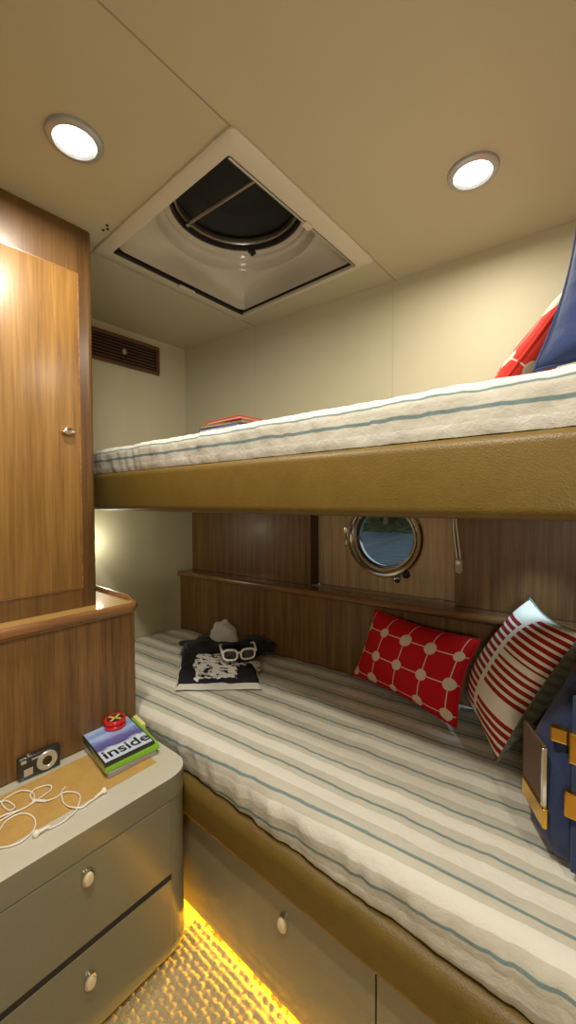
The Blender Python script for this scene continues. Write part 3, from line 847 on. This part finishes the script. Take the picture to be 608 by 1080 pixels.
# ================================================================== PILLOWS
pillow('pillow', (-.772, 1.285, .552), (-.358, 1.165, .552), (-.328, 1.285, .780), (-.700, 1.325, .800), .115, [M['dots'], M['black_cloth'], M['dots']],
       'red pillow with cream spots, leaning on the wood panel of the lower bunk', 'pillow', seed=1, wr=.003)
pillow('pillow', (-.385, 1.335, .570), (-.236, 1.085, .545), (-.070, 1.150, .890), (-.215, 1.385, .905), .15, [M['redbars'], M['backstripe']],
       'cream pillow with dark red bars, propped beside the bag on the lower bunk', 'pillow', unit=True, seed=2, wr=.004)
pillow('pillow', (-.285, 1.26, 1.410), (-.222, .915, 1.410), (-.055, .925, 1.635), (-.115, 1.27, 1.62), .085, [M['dots_up'], M['dots_up']],
       'red pillow with large cream spots, leaning at the head of the upper bunk', 'pillow', seed=3, wr=.004)
pillow('pillow', (-.118, .765, 1.412), (.28, .765, 1.412), (.27, .825, 1.72), (-.062, .825, 1.71), .10, [M['navy_pillow'], M['navy_pillow']],
       'navy blue pillow standing in front of the red one on the upper bunk', 'pillow', seed=4, wr=.011, pinch=.04)

# ================================================================== BAG
def make_bag():
    r = empty('duffel_bag', (.05, .98, .54), 'navy canvas bag with grey-brown leather tab and brass fittings, at right on the lower bunk', 'bag')
    pts = [(-.090, .860, .541), (-.136, .940, .541), (.25, 1.02, .541), (.28, .87, .541),
           (-.102, .848, .60), (-.152, .935, .60), (.28, 1.04, .60), (.28, .85, .60),
           (-.098, .858, .73), (-.145, .935, .725), (.28, 1.02, .73), (.28, .87, .73),
           (-.058, .90, .87), (-.070, .95, .885), (.26, .96, .90), (.26, .91, .90)]
    bm = bmesh.new()
    vs = [bm.verts.new(p) for p in pts]; bmesh.ops.convex_hull(bm, input=vs)
    bmesh.ops.dissolve_limit(bm, angle_limit=.02, verts=bm.verts, edges=bm.edges)
    bmesh.ops.bevel(bm, geom=list(bm.edges), offset=.014, segments=3, profile=.5, affect='EDGES', clamp_overlap=True)
    bmesh.ops.triangulate(bm, faces=bm.faces); bmesh.ops.subdivide_edges(bm, edges=bm.edges, cuts=2, use_grid_fill=True)
    for v in bm.verts: v.co += Vector((1, 1, 1)).normalized()*.004*fbm(v.co, 12, 3)
    obj('body', bm, M['navy'], r, angle=60)
    A, B = Vector((-.100, .847, 0)), Vector((-.152, .936, 0)); d = (B-A).normalized(); nn = Vector((-d.y, d.x, 0))
    def slab(t0, t1, z0, z1, h0, h1, mat, name, bev=.002, parent=r):
        bm = bmesh.new()
        def q(t, h, z): p = A+d*t+nn*h; return (p.x, p.y, z)
        hexa(bm, [q(t0, h0, z0), q(t1, h0, z0), q(t1, h1, z0), q(t0, h1, z0), q(t0, h0, z1), q(t1, h0, z1), q(t1, h1, z1), q(t0, h1, z1)], bev, 2)
        return obj(name, bm, mat, parent, smooth=False)
    tab = slab(.006, .092, .640, .752, .000, .007, M['bag_leather'], 'leather_tab')
    slab(.000, .007, .632, .750, .001, .009, M['chrome'], 'edge_strip', .001, tab)
    slab(-.006, .088, .604, .642, .000, .010, M['brass'], 'buckle', .003, tab)
    def front(x0, x1, z0, z1, mat, name, y=.846, t=.010):
        return obj(name, box(x0, x1, y, y+t, z0, z1, .003, 2), mat, r, smooth=False)
    front(-.098, -.071, .765, .790, M['brass'], 'buckle', .85, .02)
    front(-.069, -.045, .742, .797, M['brass'], 'buckle', .836, .02)
    st = obj('strap', box(-.064, -.035, .838, .850, .55, .86, .002), M['navy'], r, smooth=False)
    front(-.074, -.035, .650, .694, M['brass'], 'buckle', .828, .02)
make_bag()

# ================================================================== T-SHIRT and SUNGLASSES
TA, TB, TD = Vector((-1.205, .815, 0)), Vector((-.985, 1.010, 0)), Vector((-1.425, .990, 0))   # front-left, front-right, back-left
def make_shirt():
    e1, e2 = TB-TA, TD-TA
    r = empty('folded_t_shirt', (-1.22, 1.0, .53), 'folded black t-shirt with a white printed graphic, lying at the foot of the lower bunk', 't-shirt')
    n = 26
    def slab(name, u0, u1, v0, v1, zb, h, mat, seed, wr=.004, parent=r):
        def P(i, j):
            if j <= n: u, v, top = i/n, j/n, 1
            p = TA+e1*(u0+(u1-u0)*u)+e2*(v0+(v1-v0)*v)
            ed = min(u, 1-u, v, 1-v); k = min(1, ed/.06)
            z = zb+h*sqrt(max(0, 1-(1-k)**2))+wr*fbm((p.x, p.y, seed), 14, 3)*k
            return Vector((p.x+.004*fbm((p.y, p.x, seed), 20, 2), p.y+.004*fbm((p.x, p.y, seed+5), 20, 2), z))
        return grid_mesh(name, P, lambda a, b: (a/n, b/n), n, n, mat, parent)
    slab('lining', -.02, 1.02, -.045, .93, .537, .016, M['white_cloth'], 3)
    slab('front', 0, 1, 0, 1, .546, .022, M['print'], 4)
    def heap(name, c, s, mat, seed, rot=0, nz=.34):
        bm = bmesh.new(); bmesh.ops.create_icosphere(bm, subdivisions=4, radius=1)
        for v in bm.verts:
            q = 1+nz*fbm(v.co+Vector((seed, 0, 0)), 1.8, 3)
            x, y = v.co.x*s[0]*q, v.co.y*s[1]*q
            v.co = Vector((c[0]+x*cos(rot)-y*sin(rot), c[1]+x*sin(rot)+y*cos(rot), max(.538, c[2]+v.co.z*s[2]*q)))
        return obj(name, bm, mat, r, angle=180)
    heap('sleeve', (-1.375, 1.105, .562), (.13, .085, .045), M['black_cloth'], 2, .75)
    heap('sleeve', (-1.245, 1.24, .560), (.09, .070, .040), M['black_cloth'], 6, .6)
    heap('collar', (-1.345, 1.150, .600), (.060, .040, .075), M['white_cloth'], 9, .9, .2)
    heap('hem', (-1.120, 1.075, .548), (.055, .030, .022), M['white_cloth'], 12, 1.0)
make_shirt()
def make_glasses():
    c = Vector((-1.150, 1.060, .586)); fx = Vector((.62, .785, 0)); fy = Vector((.785, -.62, 0)); up = Vector((0, 0, 1))
    r = empty('sunglasses', c, 'white framed sunglasses with dark lenses, lying on the folded black t-shirt', 'sunglasses')
    def q(a, b, h): return c+fx*a+fy*b+up*h
    bm = bmesh.new(); lens = []
    for s in (-1, 1):
        ring = []
        for k in range(24):
            a = 2*pi*k/24; ca, sa = cos(a), sin(a)
            X = abs(ca)**.7*math.copysign(1, ca)*.027; Z = abs(sa)**.7*math.copysign(1, sa)*.020
            ring.append(q(s*.034+X, .012-.010*((s*.034+X)/.065)**2+.006, .020+Z))
        tube(ring, .0042, 8, bm, closed=True); lens.append(ring)
    tube([q(-.008, .017, .026), q(0, .019, .029), q(.008, .017, .026)], .0042, 8, bm)
    obj('frame', bm, M['white_plastic'], r)
    for ring in lens:
        lb = bmesh.new(); m = sum((Vector(p) for p in ring), Vector())/24
        vs = [lb.verts.new(m+(Vector(p)-m)*.97) for p in ring]; f = lb.faces.new(vs)
        g = bmesh.ops.extrude_face_region(lb, geom=[f])
        for v in [e for e in g['geom'] if isinstance(e, bmesh.types.BMVert)]: v.co += fy*.0015
        obj('lens', lb, M['lens_dark'], r, smooth=False)
    for s in (-1, 1):
        pts = catmull([q(s*.064, .008, .030), q(s*.068, -.03, .030), q(s*.069, -.085, .026), q(s*.060, -.120, .014)], 6)
        obj('temple', tube(pts, [.0058-.0022*i/(len(pts)-1) for i in range(len(pts))], 8), M['white_plastic'], r)
make_glasses()

# ================================================================== ON THE NIGHTSTAND
def oriented(c, ex, ey, x0, x1, y0, y1, z0, z1, bev=0, seg=2, bm=None):
    bm = bm or bmesh.new(); t = bmesh.new()
    def q(a, b, z): p = c+ex*a+ey*b; return (p.x, p.y, z)
    hexa(t, [q(x0, y0, z0), q(x1, y0, z0), q(x1, y1, z0), q(x0, y1, z0), q(x0, y0, z1), q(x1, y0, z1), q(x1, y1, z1), q(x0, y1, z1)], bev, seg)
    return merge(bm, t)
TZ = .4862
NS = Vector((-1.010, .468, 0))                      # near corner of the stack (towards the room)
EY = Vector((.010, .140, 0)).normalized()           # along the case's bottom edge
EX = Vector((-.99, .13, 0)).normalized()            # along its side, away from the room
def case(name, label, cat, z0, h, a0, a1, b0, b1, cover, rim, dx=0, rot=0, group='disc cases on the nightstand'):
    m = Matrix.Rotation(rot, 3, 'Z'); ex, ey = m @ EX, m @ EY; c = NS+Vector((dx, 0, 0))
    mid = c+ex*(a0+a1)/2+ey*(b0+b1)/2
    r = empty(name, (mid.x, mid.y, z0), label, cat, group)
    obj('shell', oriented(c, ex, ey, a0, a1, b0, b1, z0, z0+h, .0015), rim, r, smooth=False)
    # printed sleeve: one uv mapped sheet
    def P(i, j): return c+ex*(a0+.006+(a1-a0-.010)*j)+ey*(b0+.004+(b1-b0-.008)*i)+Vector((0, 0, z0+h+.0004))
    grid_mesh('cover', P, lambda i, j: (i, j), 1, 1, cover, r)
    return r, c, ex, ey, z0+h+.0005
case('disc_case', 'grey clear disc case at the bottom of the nightstand stack', 'disc case', TZ, .014, -.004, .184, .004, .140, M['grey_case'], M['grey_case'], .0, .05)
case('disc_case', 'bright green disc case in the middle of the nightstand stack', 'disc case', TZ+.0146, .014, .002, .192, -.002, .147, M['green'], M['green'], 0, -.02)
r, c, ex, ey, z = case('disc_case', 'disc case with a blue and purple seascape cover, topmost of the nightstand stack', 'disc case', TZ+.0292, .009, .002, .190, -.003, .137, M['cover'], M['black_plastic'], 0, .03)
p = c+ex*.022+ey*.006; text('inside', .056, (p.x, p.y, z), ey, ex, M['dark_ink'], r, 'title_lettering', bold=.0008)
bk = oriented(NS, EX, EY, .120, .190, .060, .158, TZ+.0134+.0165, TZ+.0134+.019, .0005)
nb = obj('booklet', oriented(NS, EX, EY, .125, .200, .147, .160, TZ, TZ+.030, .001), M['paper']); bk.free()
tag(nb, 'small yellow booklet on edge behind the disc cases on the nightstand', 'booklet')
def make_yoyo():
    zz = TZ+.0292+.0100; x, y = -1.164, .568
    r = empty('spinning_toy', (x, y, zz), 'shiny red yo-yo with a yellow emblem, on top of the disc cases', 'toy')
    s = .031
    half = [(0, 0), (s*.9, 0), (s, .003), (s, .009), (s*.9, .012), (s*.35, .0125)]
    obj('half', lathe(half, (x, y, zz), (0, 0, 1), 40), M['red'], r)
    obj('half', lathe([(s*.35, .0125), (s*.9, .013), (s, .016), (s, .023), (s*.92, .026), (s*.80, .0262), (s*.78, .0250), (0, .0250)], (x, y, zz), (0, 0, 1), 40), M['red'], r)
    e = obj('emblem', lathe([(0, .0255), (s*.74, .0255), (s*.74, .0250), (0, .0250)], (x, y, zz), (0, 0, 1), 32), M['dark_ink'], r, smooth=False)
    bm = bmesh.new()
    for a in range(4):
        t = a*pi/2+.5; d = Vector((cos(t), sin(t), 0)); o = Vector((x, y, 0))
        oriented(o, d, Vector((-d.y, d.x, 0)), .001, s*.66, -.0035, .0035, zz+.0255, zz+.0262, bm=bm)
    obj('star', bm, M['gold_print'], e, smooth=False)
make_yoyo()
def make_cam():
    b0, b1 = Vector((-1.168, .318, 0)), Vector((-1.163, .416, 0)); d = (b1-b0).normalized(); n = Vector((d.y, -d.x, 0))
    r = empty('compact_camera', (-1.174, .367, TZ-.0012), 'small black digital camera with a silver lens ring, standing on the nightstand', 'camera')
    L = (b1-b0).length; z0 = .4852; H = .058
    def q(t, h, z): p = b0+d*t+n*h; return Vector((p.x, p.y, z))
    bm = oriented(b0, d, n, 0, L, -.020, 0, z0, z0+H, .004, 3)
    obj('body', bm, M['black_plastic'], r)
    c = q(L*.66, 0, z0+.031)
    ln = obj('lens', lathe([(.0245, 0), (.0245, .003), (.0225, .005), (.0150, .005), (.0140, .0035), (.0115, .0035)], c, n, 36), M['lcd'], r)
    obj('lens_glass', lathe([(0, .0036), (.0085, .0038), (.0120, .0030), (.0120, .001), (0, .001)], c, n, 28), M['lens_dark'], ln)
    obj('grip_label', oriented(b0, d, n, .012, .032, -.001, .001, z0+.010, z0+.028), M['lcd'], r, smooth=False)
    obj('name_strip', oriented(b0, d, n, .030, .048, -.001, .0008, z0+.046, z0+.050), M['lcd'], r, smooth=False)
    obj('flash', oriented(b0, d, n, .006, .018, -.001, .0008, z0+.044, z0+.052), M['lcd'], r, smooth=False)
    obj('shutter_button', lathe([(0, .003), (.005, .003), (.006, .001), (.006, 0), (0, 0)], q(.025, -.010, z0+H), (0, 0, 1), 18), M['satin'], r)
make_cam()
def make_earphones():
    z = TZ+.0016
    r = empty('earphones', (-1.03, .33, TZ), 'white wired earphones lying in loops on the tan nightstand inset', 'earphones')
    A = [(-1.058, .249), (-1.058, .276), (-1.059, .298), (-1.062, .323), (-1.068, .345), (-1.077, .362), (-1.091, .365), (-1.105, .355), (-1.107, .335), (-1.092, .321), (-1.067, .322), (-1.042, .34), (-1.039, .359), (-1.04, .376), (-1.026, .393), (-1.003, .399), (-.983, .392), (-.962, .376), (-.949, .354), (-.947, .334), (-.950, .312)]
    B = [(-1.071, .232), (-1.066, .264), (-1.059, .295), (-1.062, .315), (-1.08, .326), (-1.109, .327), (-1.127, .31), (-1.131, .288), (-1.122, .272), (-1.104, .268), (-1.078, .274), (-1.074, .283), (-1.089, .286), (-1.121, .272), (-1.12, .22)]
    D = [(-1.010, .215), (-1.028, .242), (-1.047, .259), (-1.05, .281), (-1.036, .296), (-1.011, .303), (-.984, .298), (-.968, .286), (-.959, .266), (-.963, .247), (-.98, .225)]
    E = [(-1.06, .389), (-1.043, .374), (-1.015, .365), (-.988, .365), (-.967, .374), (-.958, .387), (-.959, .404), (-.963, .424)]
    def wire(P, lift):
        n = len(P); pts = catmull([(x, y, z+lift*sin(i*1.3)**2) for i, (x, y) in enumerate(P)], 5); return pts
    for P, l in ((A, .0025), (B, .003), (D, .001), (E, .0035)): obj('wire', tube(wire(P, l), .0016, 7), M['white_plastic'], r)
    for (x, y), (dx, dy) in (((-.953, .296), (.0, -1)), ((-.966, .436), (-.2, 1))):
        d = Vector((dx, dy, 0)).normalized(); o = Vector((x, y, TZ+.0055))
        bm = tube([o-d*.020, o-d*.004, o+d*.002], [.0022, .0032, .0040], 10)
        lathe([(0, -.0055), (.005, -.005), (.0078, -.001), (.0070, .003), (.004, .0055), (0, .006)], o+d*.007, d+Vector((.3, 0, .3)), 18, bm)
        obj('earbud', bm, M['white_plastic'], r)
    obj('slider', tube([(-1.043, .338, z+.002), (-1.066, .322, z+.002)], .0030, 10), M['white_plastic'], r)
make_earphones()

# ================================================================== MAGAZINES on the upper bunk
def make_mags():
    zz = 1.402
    for k, (h, cov, lab, rot, L) in enumerate(((.013, 'blue_cover', 'blue backed book at the bottom of the stack on the upper bunk', .05, .165),
                                              (.009, 'mag', 'thin ochre magazine in the middle of the stack on the upper bunk', .09, .175),
                                              (.010, 'red_cover', 'red book on top of the stack on the upper bunk', -.02, .15))):
        c = Vector((-.900+.012*k, .800, 0)); e1 = Vector((cos(rot), sin(rot), 0)); e2 = Vector((-sin(rot), cos(rot), 0))
        r = empty('book', (c.x, c.y, zz), lab, 'book', 'books on the upper bunk')
        bm = oriented(c, e1, e2, -L/2, L/2, -.05, .05, zz, zz+.0025, .0008)
        oriented(c, e1, e2, -L/2, L/2, -.05, .05, zz+h-.0025, zz+h, .0008, bm=bm)
        oriented(c, e1, e2, -L/2, -L/2+.003, -.05, .05, zz, zz+h, .0008, bm=bm)
        obj('cover', bm, M[cov], r, smooth=False)
        obj('pages', oriented(c, e1, e2, -L/2+.003, L/2-.004, -.047, .047, zz+.0025, zz+h-.0025), M['page_white'], r, smooth=False)
        zz += h+.0005
make_mags()

# ================================================================== BLIND CORDS by the port
def make_cords():
    x = -.440; y = hy(x, .024)
    r = empty('blind_pull_loop', (x, y, .95), 'looped pale blind cord with a clear tensioner, hanging right of the porthole', 'blind cord')
    bm = tube([(x-.022, y, 1.20), (x-.020, y, 1.10), (x-.006, y, .985)], .0022, 8)
    tube([(x-.018, y, 1.20), (x-.008, y, 1.10), (x+.006, y, .985)], .0022, 8, bm)
    obj('cord', bm, M['cream_cord'], r)
    t = bmesh.new(); loop = []
    for k in range(20):
        a = 2*pi*k/20; loop.append((x+.0125*cos(a), .972+(.014 if sin(a) > 0 else -.014)+.012*sin(a)))
    bm2 = bmesh.new(); A = [bm2.verts.new((px, y-.006, pz)) for px, pz in loop]; B = [bm2.verts.new((px, hy(x, .0345), pz)) for px, pz in loop]
    bm2.faces.new(A); bm2.faces.new(B[::-1])
    for i in range(20): bm2.faces.new((A[i], B[i], B[(i+1) % 20], A[(i+1) % 20]))
    ten = obj('tensioner', bm2, M['satin'], r)
    obj('wheel', lathe([(0, .010), (.007, .009), (.007, .0), (0, 0)], (x, y-.004, .985), (0, -1, 0), 18), M['white_plastic'], ten)
    x2 = -1.028; y2 = hy(x2, .060)
    r2 = empty('blind_guide_wire', (x2, y2, .829), 'thin dark blind guide cord in the recess left of the porthole', 'blind cord')
    obj('cord', tube([(x2, y2, .832), (x2, y2, 1.2)], .0018, 8), M['satin'], r2)
    obj('foot', lathe([(0, .010), (.005, .009), (.007, .003), (.007, 0), (0, 0)], (x2, y2, .8295), (0, 0, 1), 14), M['satin'], r2)
make_cords()
